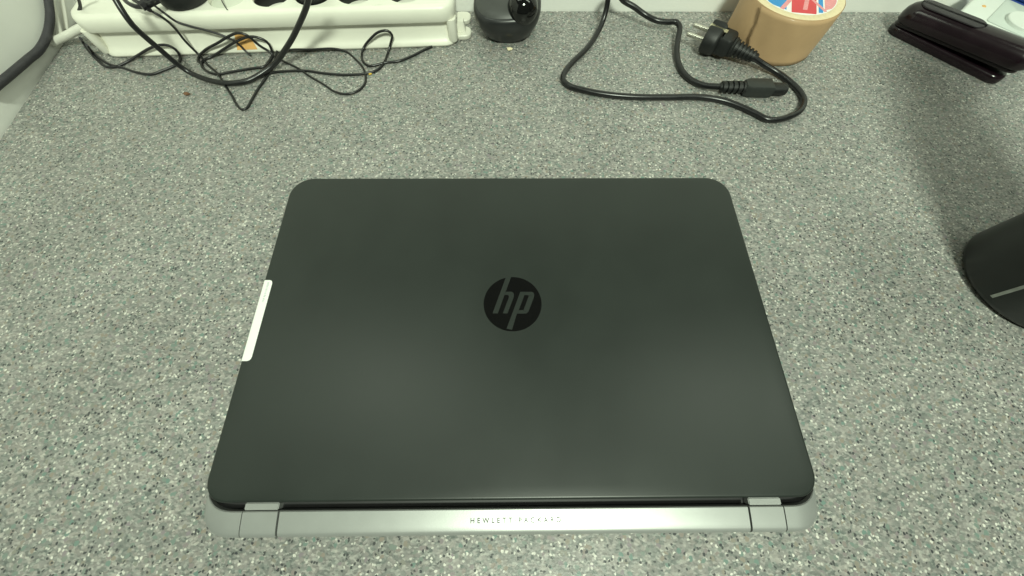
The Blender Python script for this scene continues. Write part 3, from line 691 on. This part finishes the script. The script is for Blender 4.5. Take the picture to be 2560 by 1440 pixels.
# ------------------------------------------------------------------ white box with a round button behind the stapler
sw = thing('white_switch_box', 'white plastic box with a round button behind the stapler', 'switch box')
WT = frame((0.5012, 0.4703, 0.0000), (0.6571, -0.7538, 0.0000))
bm = bm_new(); slab(bm, rrect(0, 0.086, 0, 0.066, (0.004,) * 4, 5), round_prof(0.0, 0.030, 0.001, 0.003, 4), WT); obj('housing', bm, 'offwhite', sw)
bm = bm_new(); slab(bm, rrect(0.026, 0.082, 0.004, 0.062, (0.003,) * 4, 4), [(0, 0.0295), (0, 0.0308), (0.0006, 0.0312)], WT); obj('face_plate', bm, 'grey', sw)
def disc_on(name, m, c, r, z0, z1):
    bm = bm_new(); slab(bm, [(c[0] + r * math.cos(2 * PI * k / 40), c[1] + r * math.sin(2 * PI * k / 40)) for k in range(40)], [(0, z0), (0, z1 - 0.0006), (0.0006, z1)], WT)
    return obj(name, bm, m, sw)
disc_on('button', 'offwhite', (0.054, 0.026), 0.0165, 0.0305, 0.0345)
disc_on('indicator', 'orange', (0.014, 0.030), 0.0022, 0.0290, 0.0306)
bx = thing('blue_case', 'dark blue plastic case at the far right behind the white box', 'case')
bm = bm_new(); slab(bm, rrect(0.020, 0.10, 0.0685, 0.094, (0.004,) * 4, 4), round_prof(0.0, 0.030, 0.001, 0.003, 3), WT); obj('case_body', bm, 'bluep', bx)
bm = bm_new(); slab(bm, rrect(0.021, 0.099, 0.0695, 0.093, (0.004,) * 4, 4), round_prof(0.0305, 0.035, 0.0008, 0.002, 3), WT); obj('case_cover', bm, 'bluep', bx)

# ------------------------------------------------------------------ tall black flask at the right edge
fl = thing('black_flask', 'tall black flask standing on the worktop right of the laptop', 'flask')
fc = Vector((0.4290, 0.1540, 0.0)); FR = 0.0490
bm = bm_new()
lathe_z(bm, [(0.040, 0.0), (0.0445, 0.0008), (FR - 0.001, 0.004), (FR, 0.007), (FR, 0.225), (FR - 0.003, 0.235), (0.038, 0.255), (0.033, 0.262)], fc, 56)
obj('flask_body', bm, 'flask', fl, sharp=30)
bm = bm_new()
lathe_z(bm, [(0.032, 0.2615), (0.0335, 0.264), (0.0335, 0.302), (0.031, 0.306), (0.020, 0.307)], fc, 40); obj('screw_cap', bm, 'stap', fl)
az = -2.7925  # narrow grey strip running up the side of the flask body
bm = bm_new(); pts = []
for k in range(7):
    a = az + (k - 3) * 0.008; pts.append((fc.x + (FR + 0.0005) * math.cos(a), fc.y + (FR + 0.0005) * math.sin(a)))
back = [(fc.x + (FR - 0.001) * math.cos(az + (k - 3) * 0.008), fc.y + (FR - 0.001) * math.sin(az + (k - 3) * 0.008)) for k in range(6, -1, -1)]
poly(bm, pts + back, 0.0100, 0.16); obj('grey_strip', bm, 'dimgrey', fl)

# ------------------------------------------------------------------ crumbs
def crumb(p, r, m, label):
    bm = bm_new(); bmesh.ops.create_icosphere(bm, subdivisions=1, radius=r)
    for v in bm.verts:
        v.co = Vector((v.co.x * random.uniform(0.8, 1.5), v.co.y * random.uniform(0.6, 1.1), v.co.z * 0.55 * random.uniform(0.7, 1.2)))
    z = min(v.co.z for v in bm.verts)
    for v in bm.verts: v.co = v.co + Vector((p[0], p[1], -z))
    tag(obj('crumb', bm, m, smooth=False), label, 'crumb', 'crumbs on the worktop')
crumb((-0.1540, 0.4074), 0.0021, 'crumby', 'small yellow crumb beside the thin cable loops')
crumb((-0.0001, 0.4492), 0.0030, 'crumbw', 'pale cream crumb in front of the lens ball device')
crumb((-0.3427, 0.3756), 0.0030, 'crumbr', 'rusty brown crumb on the worktop left of the V-shaped cable')
